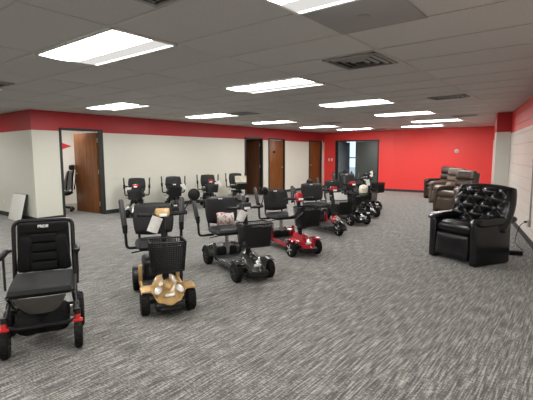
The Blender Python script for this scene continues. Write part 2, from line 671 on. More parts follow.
# double doorway in the red wall
q = MB()
q.box((DX0 + .025, YF + W / 2, DT / 2), (.05, W + .05, DT), .004)
q.box((DX1 - .025, YF + W / 2, DT / 2), (.05, W + .05, DT), .004)
q.box(((DX0 + DX1) / 2, YF + W / 2, DT - .025), (DX1 - DX0, W + .05, .05), .004)
f5 = struct('door_5', q, M['frame'])
lw = (DX1 - DX0 - .11) / 2
o5 = MB().box((DX1 - .055 - lw / 2 - .03, YF + .05, 1.0), (lw + .06, .045, 1.98), .003).build('door_leaf', M['greydoor'], f5)
o6 = MB().box((lw / 2, 0, 1.0), (lw, .045, 1.98), .003).build('door_leaf', M['bluedoor'], f5)
o6.location = (DX0 + .075, YF + W + .03, 0)
o6.rotation_euler = (0, 0, R(88))
for z in (.25, 1.03, 1.8):
    MB().box((-.012, -.02, z), (.03, .02, .12), .004).build('hinge', M['silver'], o6)
qh = MB().box((lw - .08, -.05, 1.0), (.10, .016, .02), .006)
qh.lathe([(.026, 0), (.026, .03)], T((lw - .06, -.022, 1.0)) @ RX(PI / 2), 14)
qh.build('door_handle', M['silver'], o6)

# vestibule behind the double doors, with a window to daylight
VY = 18.9
q = MB()
q.box((-11.0, (YF + W + VY) / 2, H / 2), (.1, VY - YF - W, H))
q.box((-6.2, (YF + W + VY) / 2, H / 2), (.1, VY - YF - W, H))
WX0, WX1, WZ0, WZ1 = -9.85, -8.35, .12, 2.15
q.box(((-11 + WX0) / 2, VY, H / 2), (WX0 + 11, .12, H))
q.box(((-6.2 + WX1) / 2, VY, H / 2), (-6.2 - WX1, .12, H))
q.box(((WX0 + WX1) / 2, VY, WZ0 / 2), (WX1 - WX0, .12, WZ0))
q.box(((WX0 + WX1) / 2, VY, (WZ1 + H) / 2), (WX1 - WX0, .12, H - WZ1))
struct('wall_vestibule', q, M['office'])
q = MB()
for x in (WX0 + .03, (WX0 + WX1) / 2 + .32, WX1 - .03):
    q.box((x, VY, (WZ0 + WZ1) / 2), (.06, .1, WZ1 - WZ0), .004)
for z in (WZ0 + .03, 1.30, WZ1 - .03):
    q.box(((WX0 + WX1) / 2, VY, z), (WX1 - WX0, .1, .05), .004)
wf = struct('window_1', q, M['bluedoor'])
MB().box(((WX0 + WX1) / 2, VY, (WZ0 + WZ1) / 2), (WX1 - WX0 - .06, .008, WZ1 - WZ0 - .06)).build('window_pane', M['glass'], wf, False)
struct('ground', MB().box((-12, 33, -.08), (50, 26, .1)), M['outside'])

# office behind door 1, closet behind door 2
q = MB()
q.box((-12.25, 5.2, H / 2), (.1, 2.7, H))
q.box((-10.85, 6.55, H / 2), (2.8, .1, H))
struct('wall_office', q, M['office'])
q = MB()
q.box((-11.6, 11.2, H / 2), (.1, 2.0, H))
q.box((-10.5, 12.0, H / 2), (2.1, .1, H))
q.box((-10.5, 10.2, H / 2), (2.1, .1, H))
struct('wall_closet', q, M['office'])

# suspended grid
q = MB()
x0 = GX0 - 9 * GX
k = 0
xs = [GX0 + i * GX for i in range(-9, 4)]
yg = [GY0 + j * GY for j in range(-9, 22)]
for x in xs:
    q.box((x, (yg[0] + yg[-1]) / 2, H - .002), (.026, yg[-1] - yg[0], .008))
for y in yg:
    q.box(((xs[0] + xs[-1]) / 2, y, H - .0015), (xs[-1] - xs[0], .026, .007))
struct('trim_3', q, M['tee'])


# ------------------------------------------------------------------ ceiling fixtures
def troffer(cx, cy, label):
    o = thing('ceiling_light', label, 'ceiling light', (cx, cy, H - .007), 0, 'fluorescent troffers in the ceiling')
    w, d = GX + .02, GY
    f = MB()
    for s in (-1, 1):
        f.box((s * (w / 2 - .012), 0, -.007), (.024, d, .014), .003)
        f.box((0, s * (d / 2 - .012), -.007), (w, .024, .014), .003)
    f.build('light_frame', M['reflector'], o)
    MB().box((0, d * .30, -.004), (w - .05, d * .35, .006), .001).build('glow_reflector', M['glowreflector'], o)  # reflector half of the troffer, its lit look painted as a weak glow
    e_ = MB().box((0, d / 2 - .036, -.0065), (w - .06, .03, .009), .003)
    e_.build('glow_edge', M['glowedge'], o)  # added glowing strip that imitates the lit far edge of the frame
    # shallow curved lens
    b = MB()
    ww, d0, d1 = (w - .05) / 2, -d / 2 + .025, d * .13
    b.grid(lambda u, v: (-ww + 2 * ww * u, d0 + (d1 - d0) * v, -.006 - .012 * math.sin(PI * v)), 2, 8, .002)
    b.build('lens', M['lamp'], o)
    return o


LX = {'A': GX0 - GX * 1.5, 'B': GX0 - GX * 4.5, 'C': GX0 + GX * .5}
ly = [GY0 - GY / 2 + GY * 4 * i for i in range(0, 5)]
wordsA = ['large bright ceiling light nearest the upper left corner of the photo',
          'bright ceiling light left of the square air diffuser, second in its row',
          'ceiling light between the air diffuser and the red end wall, third in its row',
          'wide flat ceiling light above the brown recliners, fourth in its row',
          'thin bright ceiling light close to the right end of the red wall']
for y, wd in zip(ly, wordsA):
    troffer(LX['A'], y, wd)
wordsB = ['ceiling light cut by the left edge beside a dark vent',
          'ceiling light above the open office door',
          'ceiling light above the white wall with a dark vent at its right tip',
          'ceiling light above the dark brown door standing ajar',
          'ceiling light above the far left corner of the red wall']
for y, wd in zip(ly, wordsB):
    troffer(LX['B'], y, wd)
troffer(LX['C'], ly[0], 'bright ceiling light cut off by the top edge beside the grey panel')
troffer(GX0 - GX * 4.5 + .40, ly[0] + GY * 19, 'thin ceiling light right above the grey double doors')
troffer(GX0 - GX * 2.5 + .28, ly[0] + GY * 19, 'thin ceiling light nearest the middle of the red end wall')
for cx in (LX['A'], LX['B'], LX['C']):
    troffer(cx, ly[0] - GY * 4, 'fluorescent ceiling light behind the camera')
troffer(GX0 - GX * 7.5, ly[0], 'fluorescent ceiling light in the alcove on the left')
troffer(-10.9, 5.3, 'fluorescent ceiling light inside the small office')


def vent(cx, cy, w, d, label, rings=4):
    o = thing('ceiling_vent', label, 'vent', (cx, cy, H - .006))
    MB().box((0, 0, -.003), (w * .96, d * .96, .004)).build('duct_opening', M['ventdark'], o, False)
    f = MB()
    for s in (-1, 1):
        f.box((s * (w / 2 - .015), 0, -.008), (.03, d, .014), .003)
        f.box((0, s * (d / 2 - .015), -.008), (w, .03, .014), .003)
    f.build('vent_frame', M['vent'], o)
    for i in range(1, rings):
        k = 1 - i / rings
        a, b = w / 2 * k, d / 2 * k
        l = MB()
        for s in (-1, 1):
            l.box((s * a, 0, -.012), (.028, 2 * b, .004), 0, (0, -s * R(40), 0))
            l.box((0, s * b, -.012), (2 * a, .028, .004), 0, (s * R(40), 0, 0))
        l.build('louver', M['vent'], o)
    return o


vent(GX0 - GY / 2 + .005, GY0 + GY * 2.5, .57, .58, 'square louvered air diffuser near the middle of the ceiling')
vent(-1.98, 7.45, .60, .32, 'dark rectangular vent between the diffuser and the right wall')
vent(-2.56, 11.2, .55, .30, 'small dark vent farthest right above the recliners')
vent(-6.40, 7.30, .56, .45, 'dark vent touching the tip of a light above the white wall')
vent(-6.25, 11.05, .55, .45, 'small dark vent behind the light over the dark brown door')
vent(-6.35, 14.75, .55, .35, 'tiny dark vent above the red wall right of the double doors')
vent(-1.99, 1.46, .60, .60, 'dark square vent cut by the top edge of the photo')
vent(-6.40, GY0 - GY / 2 - .02, .50, .50, 'dark vent at the left edge beside a light')
o = thing('ceiling_panel', 'smooth grey square ceiling panel beside the topmost light', 'ceiling panel', (GX0 + GY / 2, GY0 + GY / 2, H - .006))
MB().box((.01, 0, -.002), (GY + .02, GY - .02, .006), .001).build('panel', M['panel'], o)
b = MB()
b.lathe([(.045, 0), (.045, -.006), (.02, -.012)], T((0, 0, -.005)), 18)
b.build('detector', M['panel'], o)

# ------------------------------------------------------------------ wall hardware


def plate(name, label, cat, loc, rotz, w=.075, h=.12, rocker=True, group=None):
    o = thing(name, label, cat, loc, rotz, group)
    MB().box((.004, 0, 0), (.008, w, h), .003).build('cover_plate', M['white'], o)
    if rocker:
        MB().box((.010, 0, 0), (.008, .03, .06), .003).build('toggle', M['white'], o)
    return o


plate('light_switch', 'white light switch nearest the corner on the red wall by the double doors', 'light switch', (-9.09, YF, 1.23), -PI / 2)
plate('light_switch', 'white light switch on the red wall, nearer the double doors', 'light switch', (-8.95, YF, 1.23), -PI / 2)
plate('light_switch', 'lower left white switch on the wall between the two oak doors', 'light switch', (XL, 13.83, 1.09), 0)
plate('light_switch', 'upper white switch beside the last oak door', 'light switch', (XL, 14.40, 1.21), 0)
o = thing('fire_alarm', 'small round white alarm high on the red wall above the recliners', 'alarm', (-3.88, YF + .004, 1.56), -PI / 2)
MB().lathe([(.075, 0), (.075, .02), (.055, .045), (.02, .05)], RY(PI / 2), 20).build('housing', M['white'], o)
MB().lathe([(.03, .045), (.03, .06)], RY(PI / 2), 14).build('strobe_lens', M['lens'], o)
plate('wall_outlet', 'white wall outlet low on the far left wall', 'outlet', (-11.09, YA, .33), -PI / 2, rocker=False)

# conduit and outlet on the block wall, lift chair cord
ny = 7.75
wp = Vector((xr(ny), ny, 0)) + n * .012
o = thing('wall_conduit', 'thin grey conduit running down the block wall at the right edge', 'conduit', (wp.x, wp.y, 0))
MB().tube([(0, 0, .36), (0, 0, 1.32)], .011, 10).build('pipe', M['metalgrey'], o)
MB().box((0, 0, .33), (.03, .075, .11), .006, (0, 0, ang - PI / 2)).build('junction_box', M['metalgrey'], o)
MB().box((0, 0, 1.34), (.03, .06, .05), .006, (0, 0, ang - PI / 2)).build('bracket', M['metalgrey'], o)
oy = 8.02
op = Vector((xr(oy), oy, 0)) + n * .001
o = thing('wall_outlet', 'outlet with a dark plug on the block wall behind the black recliner', 'outlet', (op.x, op.y, .30), math.atan2(n.y, n.x))
MB().box((.004, 0, 0), (.008, .075, .12), .003).build('cover_plate', M['white'], o)
MB().box((.03, 0, .015), (.045, .04, .035), .01).build('plug', M['satin'], o)
cs = op + n * .05
pts = [(cs.x, cs.y, .30), (cs.x - .05, cs.y - .02, .26), (cs.x - .09, cs.y - .08, .10), (cs.x - .08, cs.y - .3, .012),
       (-.83, 7.35, .012), (-.72, 7.05, .012), (-.80, 6.85, .03)]
o = thing('charging_cable', 'black cord and power brick on the carpet behind the black recliner', 'cord', (-.80, 6.78, 0))
MB().tube([(x + .80, y - 6.78, z) for x, y, z in fillet(pts, .15, 6)], .006, 6).build('flex', M['plastic'], o)
MB().box((0, -.0, .03), (.18, .09, .06), .012, (0, 0, R(25))).build('power_brick', M['plastic'], o)

# leaning board
o = thing('leaning_board', 'white board with dark edges leaning against the left wall', 'board', (-10.03, YA - .19, 0), 0)
bt = MB().box((0, 0, .30), (.68, .012, .595), .002)
lean = T((0, 0, 0)) @ RX(-R(14))
bm_ = bt.bm
bmesh.ops.transform(bm_, matrix=lean, verts=bm_.verts)
bt.build('panel', M['board'], o)
fr = MB()
fr.box((0, .012, .30), (.70, .03, .61), .003)
bmesh.ops.transform(fr.bm, matrix=lean, verts=fr.bm.verts)
fr.build('board_frame', M['frame'], o)

# pennant on the office wall
o = thing('wall_pennant', 'red triangular pennant on the office wall beside the open door', 'pennant', (-12.195, 5.64, 1.71))
MB().poly([(-.30, .26), (.50, 0), (-.30, -.26)], .004, FACE_X).build('pennant_cloth', M['pennant'], o, False)
MB().poly([(-.02, .02), (.22, .014), (.22, -.014), (-.02, -.02)], .002, T((.004, 0, 0)) @ FACE_X).build('pennant_stripe', M['text'], o, False)

# office chair
o = thing('office_chair', 'grey mesh back office chair inside the small office', 'office chair', (-10.68, 5.06, 0), R(218))
b = MB()
for k in range(5):
    a = k * 2 * PI / 5 + .3
    b.tube([(0, 0, .12), (.28 * math.cos(a), .28 * math.sin(a), .085)], [.024, .016], 8)
b.lathe([(.035, .09), (.035, .16), (.025, .17), (.025, .42)], None, 14)
b.build('base', M['plastic'], o)
for k in range(5):
    a = k * 2 * PI / 5 + .3
    MB().lathe([(.035, -.02), (.04, -.01), (.04, .01), (.035, .02)], T((.28 * math.cos(a), .28 * math.sin(a), .04)) @ RZ(a) @ RX(PI / 2), 14).build('caster', M['plastic'], o)
MB().pillow(.50, .48, .09, .4, 5, 0, T((.02, 0, .47)) @ RY(-PI / 2), 10).build('seat', M['fabric'], o)
MB().pillow(.44, .52, .035, .35, 8, .05, T((-.24, 0, .80)) @ RY(-R(12)), 10).build('backrest', M['mesh'], o)
b = MB()
b.tube(fillet([(-.05, 0, .42), (-.26, 0, .45), (-.30, 0, .95), (-.34, 0, 1.10)], .1), .02, 8)
for s in (-1, 1):
    b.tube(fillet([(-.22, s * .22, .55), (-.27, s * .23, .85), (-.30, s * .20, 1.06)], .1), .016, 8)
b.build('back_frame', M['plastic'], o)
MB().pillow(.30, .14, .06, .5, 4, .04, T((-.32, 0, 1.13)), 8).build('headrest', M['satin'], o)
for s in (-1, 1):
    a_ = MB()
    a_.tube(fillet([(-.02, s * .24, .44), (-.02, s * .29, .46), (-.02, s * .29, .66)], .05), .015, 8)
    a_.box((.0, s * .29, .675), (.25, .07, .03), .012)
    a_.build('armrest', M['plastic'], o)


# ------------------------------------------------------------------ mobility scooters
def wheel(parent, x, y, r, w, hubmat, name='wheel'):
    prof = [(r * .62, -w / 2), (r * .90, -w / 2), (r * .985, -w * .34), (r, -w * .15), (r, w * .15), (r * .985, w * .34), (r * .90, w / 2), (r * .62, w / 2)]
    m = T((x, y, r)) @ RX(PI / 2)
    q = MB().lathe(prof, m, 28)
    for k in range(20):      # tread blocks
        a = k * 2 * PI / 20
        q.box((x + math.cos(a) * r * .985, y + (w * .16 if k % 2 else -w * .16), r + math.sin(a) * r * .985), (.012, w * .42, .02), .002, (0, -a, 0), 1)
    o = q.build(name, M['rubber'], parent)
    h = MB().lathe([(r * .60, -w * .42), (r * .64, -w * .5), (r * .3, -w * .40), (r * .18, -w * .56), (r * .18, w * .56), (r * .3, w * .40), (r * .64, w * .5), (r * .60, w * .42)], m, 24)
    for k in range(5):
        a = k * 2 * PI / 5
        for s in (-1, 1):
            h.box((x + math.cos(a) * r * .4, y + s * w * .46, r + math.sin(a) * r * .4), (r * .5, .01, r * .13), .003, (0, -a, 0), 1)
    h.build('hub', hubmat, o)
    return o


def wire_basket(parent, x, z0, z1, wt, wb, d, solid=False):
    """open basket in front of the steering column"""
    o = None
    q = MB()

    def ring(z, k, r):
        w = wb + (wt - wb) * k
        dd = d * (.82 + .18 * k)
        pts = []
        for sx, sy in ((-1, -1), (1, -1), (1, 1), (-1, 1)):
            pts.append(Vector((x + d / 2 + sx * dd / 2, sy * w / 2, z)))
        res = []
        for i in range(4):
            a, b_, c = pts[i - 1], pts[i], pts[(i + 1) % 4]
            for t_ in range(4):
                u = t_ / 3
                p0 = b_ + (a - b_).normalized() * .04
                p1 = b_ + (c - b_).normalized() * .04
                res.append(p0 * (1 - u) ** 2 + b_ * 2 * u * (1 - u) + p1 * u * u)
        q.tube(res, r, 6, closed=True)
        return res
    N = 15
    for i in range(N + 1):
        k = i / N
        ring(z0 + (z1 - z0) * k, k, .0075 if i == N else .003)

    def at(k, f):   # point on perimeter fraction f at height k
        w = wb + (wt - wb) * k
        dd = d * (.82 + .18 * k)
        per = [(-1, -1), (1, -1), (1, 1), (-1, 1), (-1, -1)]
        L = [dd, w, dd, w]
        tot = sum(L)
        s_ = f * tot
        for i in range(4):
            if s_ <= L[i] + 1e-9:
                u = s_ / L[i]
                a, b_ = per[i], per[i + 1]
                return Vector((x + d / 2 + (a[0] + (b_[0] - a[0]) * u) * dd / 2, (a[1] + (b_[1] - a[1]) * u) * w / 2, z0 + (z1 - z0) * k))
            s_ -= L[i]
    n_ = 52
    for i in range(n_):
        q.tube([at(0, i / n_), at(1, i / n_)], .003, 4, caps=False)
    for i in range(12):
        y = -wb / 2 + wb * (i + .5) / 12
        q.tube([(x + d * .09, y, z0), (x + d * .91, y, z0)], .003, 4, caps=False)
    o = q.build('basket', M['plastic'], parent)
    MB().box((x + d / 2, 0, (z0 + z1) / 2 - .02), (d * .02, wt * .4, (z1 - z0) * .5), .004).build('basket_plate', M['plastic'], o)
    MB().box((x + .012, 0, z0 + .11), (.012, wb * .92, .16), .005).build('back_panel', M['vinyl'], o)
    MB().box((x + d * .5, 0, z0 + .006), (d * .8, wb * .95, .008), .003).build('basket_floor', M['plastic'], o)
    if solid:
        MB().box((x + d * .93, 0, (z0 + z1) / 2 - .01), (.008, (wt + wb) / 2 * .9, (z1 - z0) * .82), .003, (0, R(5), 0)).build('basket_liner', M['vinyl'], o)
    return o


def scooter(label, loc, deg, paint, hub=None, front=4, wb=.80, r=.112, track=.205, seat_z=.50, seat_x=-.78, back_h=.36, back_w=.44,
            arm_y=.335, arm_top=.95, arm_low=.42, tiller_x=-.24, tiller_z=.86, basket=True, bz=(.38, .66), bw=.33, console=None, mirror=(), group=None,
            seat_turn=0., side=None, arm_lean=(-.10, .03), solid=False, bx=None, logo=True, headrest=False, lamp=True, rear_h=.34, arms=(-1, 1), cushion=True,
            grips='loop', rear_box=True, csize=(.10, .13, .075), fender=None, shroud=1.0, rfender=None, pad_r=1.):
    hub = hub or M['silver']
    side = side or paint
    console = console or paint
    o = thing('mobility_scooter', label, 'mobility scooter', loc, R(deg), group)
    # wheels
    if front == 4:
        for s in (-1, 1):
            wheel(o, 0, s * track, r, .075, hub)
    else:
        wheel(o, .02, 0, r * 1.05, .075, hub)
    for s in (-1, 1):
        wheel(o, -wb, s * (track + .01), r, .08, hub)
    # chassis
    q = MB().box((-wb / 2, 0, .10), (wb * .9, .20, .06), .02)
    q.tube([(0, -track, r), (0, track, r)] if front == 4 else [(0, -.05, r), (0, .05, r)], .018, 8)
    q.tube([(-wb, -track, r), (-wb, track, r)], .025, 8)
    q.build('chassis', M['steel'], o)
    # deck
    MB().box((-wb * .5 + .03, 0, .135), (wb * .62, .38, .035), .015).build('deck', M['satin'], o)
    sk = MB()
    for s in (-1, 1):
        sk.box((-wb * .5 + .03, s * .19, .125), (wb * .62, .03, .055), .012)
    sk.build('deck_trim', side, o)
    # front shroud
    if front == 4:
        def hood(u, v):
            y = (2 * v - 1) * (track + .035)
            a = abs(y)
            c = min(1, max(0, (a - .07) / .09))
            c = c * c * (3 - 2 * c)
            xb, xf = -.17 + .06 * c, .20 - .12 * min(1, a / .15)
            x = xb + (xf - xb) * u
            zc = .30 - .17 * (u ** 1.3) + .012 * math.cos(a * 20)
            rr = r + .032
            zf = r + math.sqrt(max(rr * rr - min(abs(x), rr) ** 2, (.66 * rr) ** 2)) + .006
            return (x, y, zc * (1 - c) + zf * c - (.012 if a > track + .03 else 0))
        MB().grid(hood, 16, 30, .014).build('front_shroud', paint, o)
        if lamp:
            for s in (-1, 1):
                MB().ell((.085, s * .095, .235), (.05, .035, .022), (0, R(25), s * R(20))).build('headlight', M['lens'], o)
        q = MB().ell((.03, 0, .27), (.065, .045, .035), (0, R(20), 0))
        q.build('nose_cap', paint, o)
        MB().box((.125, 0, .195), (.03, .09, .035), .012, (0, R(38), 0)).build('badge', M['lens'], o)
        q = MB().box((.12, 0, .10), (.12, .26, .07), .025)
        q.box((.17, 0, .085), (.05, .18, .035), .012)
        q.build('bumper', M['plastic'], o)
    else:
        q = MB()
        q.grid(lambda u, v: (.17 * math.cos(PI * (u * .62 + .06)) * 1.0, (2 * v - 1) * .10 * (1 - .25 * (2 * v - 1) ** 2),
                              r + .165 * math.sin(PI * (u * .62 + .06)) - .03 * (2 * v - 1) ** 2), 14, 8, .014)
        q.build('front_fender', fender or paint, o)
        MB().ell((-.10, 0, .27), (.085 * shroud, .10 * shroud, .10 * shroud), (0, R(-25), 0), 20).build('front_shroud', paint, o)
        MB().ell((.00, 0, .295), (.05, .05, .03), (0, R(25), 0)).build('headlight', M['lens'], o)
        q = MB().tube(fillet([(-.12, -.16, .12), (.10, -.12, .12), (.18, 0, .12), (.10, .12, .12), (-.12, .16, .12)], .08), .016, 8)
        q.build('bumper', M['plastic'], o)
    # rear shroud: dark battery box with painted fenders
    if rear_box:
        q = MB().box((-wb + .02, 0, .235), (.36, .30, rear_h - .10), .04, seg=3)
        q.build('battery_box', M['plastic'], o)
        MB().box((-wb + .195, 0, .24), (.012, .22, .10), .005).build('battery_handle', M['satin'], o)
    else:
        q = MB().box((-wb + .02, 0, .185), (.30, .28, .13), .03, seg=3)
        q.build('battery_box', M['plastic'], o)
    for s in (-1, 1):
        q = MB()
        q.grid(lambda u, v: (-wb + (r + .03) * math.cos(PI * (.02 + .9 * u)) * 1.08, s * (track + .045 - .12 * v), r + (r + .035) * math.sin(PI * (.08 + .84 * u)) + .012 * v), 14, 4, .012)
        q.build('rear_fender', rfender or paint, o)
        MB().box((-wb + .175, s * (track - .015), .215), (.05, .04, .20), .015).build('rear_trim', paint, o)
    # seat post + seat
    q = MB().lathe([(.045, .14), (.045, .30), (.027, .31), (.027, seat_z - .05)], T((seat_x + .02, 0, 0)), 16)
    q.box((seat_x, 0, seat_z - .055), (.24, .22, .025), .006)
    q.build('seat_post', M['silver'] if not rear_box else M['steel'], o)
    MB().tube([(seat_x + .05, -.12, seat_z - .075), (seat_x + .08, -.26, seat_z - .085)], .007, 6).build('swivel_lever', M['steel'], o)
    MB().pillow(.44, .42, .10, .35, 5, 0, T((seat_x + .04, 0, seat_z - .01)) @ RY(-PI / 2), 12).build('seat', M['vinyl'], o)
    bxp = seat_x - .20
    bk = MB().pillow(back_w, back_h, .075, .42, 5, .05, T((bxp, 0, seat_z + .045 + back_h / 2)) @ RY(-R(9)), 14).build('backrest', M['vinyl'], o)
    for s in (-1, 1):
        hg = MB().tube(fillet([(seat_x - .05, s * .15, seat_z - .05), (bxp - .03, s * .15, seat_z - .04), (bxp - .07, s * .15, seat_z + .22)], .06), .014, 8)
        hg.build('back_bracket', M['steel'], o)
    if logo:
        text('logo', 'PRIDE', .022, T((bxp + .015, 0, seat_z + .045 + back_h * .90)) @ RY(-R(14)) @ FACE_X, M['text'], bk, .001, .0008)
    if headrest:
        MB().ell((bxp - .04, 0, seat_z + back_h + .06), (.04, .075, .065), (0, 0, 0)).build('headrest', M['vinyl'], o)
    # flip-up arms, raised
    for s in arms:
        lx, lo = arm_lean
        ax = seat_x - .14
        a = MB().tube(fillet([(ax, s * .12, arm_low), (ax, s * (arm_y - .01), arm_low), (ax - .01, s * arm_y, arm_low + .24)], .045), .016, 10)
        ao = a.build('armrest', M['steel'], o)
        z0 = arm_low + .20
        p0 = Vector((ax - .01, s * arm_y, z0))
        p1 = Vector((ax + lx, s * (arm_y + lo), arm_top))
        g = MB().tube([p0, p0 + (p1 - p0) * .06, p0 + (p1 - p0) * .94, p1], [.022 * pad_r, .029 * pad_r, .028 * pad_r, .016 * pad_r], 12)
        g.build('arm_pad', M['satin'], ao)
        c_ = MB().tube([p0 + Vector((.012, 0, -.03)), p0 + Vector((.012, 0, .06))], .026, 10)
        c_.build('arm_pivot', M['plastic'], ao)
    # tiller
    base = Vector((-.11, 0, .25))
    top = Vector((tiller_x, 0, tiller_z))
    q = MB().tube([base, base + (top - base) * .35], .032, 12)
    q.tube([base + (top - base) * .3, top], .022, 12)
    q.ell(base, (.055, .05, .05))
    q.ell(base + (top - base) * .22, (.045, .045, .04))
    q.build('tiller', M['plastic'], o)
    q = MB().box(top + Vector((.0, 0, .015)), csize, .014, (0, R(-18), 0), 3)
    con = q.build('console', console, o)
    MB().lathe([(.03, 0), (.03, .012), (.02, .018)], T(top + Vector((-.02, 0, .055))) @ RY(-R(18)), 16).build('dial', M['plastic'], con)
    MB().box(top + Vector((.065, 0, .0)), (.012, .075, .03), .006, (0, R(-18), 0)).build('front_lamp', M['lens'], con)
    q = MB()
    for s in (-1, 1):
        if grips == 'loop':
            q.tube(fillet([top + Vector((.03, s * .06, .0)), top + Vector((.06, s * .19, .01)), top + Vector((.0, s * .235, .005)), top + Vector((-.05, s * .19, -.005)), top + Vector((-.04, s * .06, .0))], .05), .0125, 8)
        else:
            q.tube([top + Vector((0, s * .05, 0)), top + Vector((-.03, s * .24, .0))], .0125, 8)
    q.build('handlebar', M['plastic'], o)
    for s in (-1, 1):
        MB().tube([top + Vector((.035, s * .10, .005)), top + Vector((.02, s * .225, .01))], [.018, .02], 10).build('grip', M['rubber'], o)
    for (s, mz, my, mr) in mirror:
        hb = top + Vector((.02, s * .20, .01))
        mp = Vector((top.x - .01, s * my, mz))
        q = MB().tube(fillet([hb, hb + Vector((0, s * .02, .05)), mp], .03), .006, 8)
        mo = q.build('mirror_arm', M['steel'], o)
        MB().lathe([(mr * .55, -.022), (mr * .95, -.006), (mr, .008), (mr * .93, .012)], T(mp) @ RZ(0) @ RY(-PI / 2), 22).build('mirror', M['mirror'], mo)
    if basket:
        bx0 = bx if bx is not None else -.125
        wire_basket(o, bx0, bz[0], bz[1], bw, bw * .86, .24, solid)
        st = MB().box((bx0 - .01, 0, bz[1] - .10), (.05, .05, .12), .01)
        st.build('basket_bracket', M['steel'], o)
    return o


def on(root, p):
    d = root.rotation_euler.z
    return Vector((root.location.x + p[0] * math.cos(d) - p[1] * math.sin(d), root.location.y + p[0] * math.sin(d) + p[1] * math.cos(d), root.location.z + p[2]))


def tag_card(root, p, w, h, roll, label, name='price_tag', mat=None, yaw=0., tilt=0., curl=.015):
    """paper card hanging by its upper corner at local point p"""
    q = MB()
    q.grid(lambda u, v: ((u - .5) * w, (v - 1) * h, curl * math.sin(PI * u) * (1 - v)), 6, 6, .0012)
    bmesh.ops.transform(q.bm, matrix=RY(tilt) @ FACE_X @ RZ(roll), verts=q.bm.verts)
    o = q.build(name, mat or M['paper'])
    o.location = on(root, p)
    o.rotation_euler = (0, 0, root.rotation_euler.z + yaw)
    return tag(o, label, 'paper')


G = 'mobility scooters on the carpet'
gold = scooter('gold mobility scooter with black basket and tall mirror in the front row', (-2.985, 2.325, 0), -30, M['gold'],
               hub=M['plastic'], wb=.76, seat_x=-.80, seat_z=.50, tiller_z=.875, tiller_x=-.22, arm_top=.95, arm_y=.305, mirror=((1, 1.05, .31, .06),), group=G, bx=-.10, bz=(.40, .67), bw=.31, solid=True, rfender=M['plastic'], logo=False)
tag_card(gold, (-.16, -.05, .86), .10, .15, R(-22), 'white price tag hanging from the gold scooter handlebar')
blk = scooter('dark grey four wheel scooter with brochure on its seat, right of the gold scooter', (-3.009, 3.56, 0), -24, M['gunmetal'],
              hub=M['satin'], wb=.91, seat_x=-.80, seat_z=.47, back_h=.37, back_w=.46, tiller_z=.815, tiller_x=-.20, bz=(.41, .67), arm_top=.87, arm_low=.38,
              mirror=((1, 1.0, .27, .05),), group=G, solid=True, lamp=False, bx=-.06, console=M['satin'], bw=.36, rear_box=False, arms=(-1, 1))
tag_card(blk, (-.11, -.05, .79), .10, .13, R(-28), 'white tag hanging from the handlebar of the dark grey scooter')
bro = MB()
bro.grid(lambda u, v: (.03 * math.sin(3 * v), (u - .5) * .24, v * .16 + .01 * math.sin(6 * u)), 8, 4, .002)
bro = tag(bro.build('brochure', M['brochure']), 'folded brochure standing on the seat of the dark grey scooter', 'brochure')
bro.location = on(blk, (-.86, .01, .515))
bro.rotation_euler = (0, 0, blk.rotation_euler.z)
red = scooter('shiny red four wheel scooter with white hubs and black basket', (-3.182, 4.907, 0), -27, M['red'], hub=M['hubwhite'],
              wb=.86, seat_x=-.76, seat_z=.49, back_h=.35, tiller_x=-.16, tiller_z=.80, bz=(.44, .71), arm_y=.31, arm_top=.92, arm_low=.42, group=G, rear_box=False, lamp=False, bx=-.03, csize=(.09, .085, .13), solid=True)
tag_card(red, (-.46, .02, .70), .13, .19, R(12), 'white paper hanging beside the seat of the shiny red scooter')
q = MB().box((0, 0, 0), (.14, .12, .006), .002)
pp = tag(q.build('paper_slip', M['paper']), 'white slip lying inside the basket of the shiny red scooter', 'paper')
pp.location = on(red, (.06, -.09, .60))
pp.rotation_euler = (R(25), R(-35), red.rotation_euler.z)
s5 = scooter('red and black three wheel scooter, behind the shiny red one', (-3.50, 6.50, 0), -28, M['red'], hub=M['hubwhite'], front=3,
             wb=.88, seat_x=-.78, seat_z=.48, back_h=.36, back_w=.50, tiller_x=-.18, tiller_z=.80, bz=(.40, .66), arm_top=.80, group=G, headrest=True, solid=True, bx=.0, bw=.32, fender=M['black'], side=M['satin'], shroud=.85)
s6 = scooter('black four wheel scooter with silver hubs, third from the far end of the row', (-3.71, 7.76, 0), -26, M['black'], hub=M['hubwhite'],
             wb=.86, seat_x=-.78, seat_z=.49, back_h=.34, tiller_z=.82, console=M['red'], group=G, lamp=False)
s7 = scooter('black scooter second from the far end of the front row', (-3.98, 8.85, 0), -31, M['black'], hub=M['silver'],
             wb=.90, seat_x=-.80, seat_z=.52, back_h=.42, back_w=.48, tiller_z=.86, group=G, arm_top=.98, headrest=True, lamp=False)
s8 = scooter('black scooter farthest in the front row, nearest the red wall', (-4.32, 9.85, 0), -14, M['black'], hub=M['silver'],
             wb=.90, seat_x=-.80, seat_z=.52, back_h=.42, back_w=.46, tiller_z=.92, group=G, arm_top=.98, tiller_x=-.16, bx=.02, solid=True, bz=(.50, .74), bw=.27, lamp=False)
for k in range(3):
    q = MB()
    q.grid(lambda u, v: (.02 * v, (u - .5) * .16, v * (.20 - .02 * k)), 4, 4, .0015)
    p_ = tag(q.build('leaflet', M['paper']), ['white leaflet standing rearmost in the basket of the three wheel scooter',
             'white leaflet in the middle of the basket of the three wheel scooter', 'white leaflet foremost in the basket of the three wheel scooter'][k], 'paper', 'leaflets in the basket')
    p_.location = on(s5, (.05 + .05 * k, .02 * k - .02, .58))
    p_.rotation_euler = (0, -R(22), s5.rotation_euler.z)
tag_card(s5, (-.27, -.06, .74), .07, .17, R(8), 'white paper hanging at the front of the three wheel scooter seat')
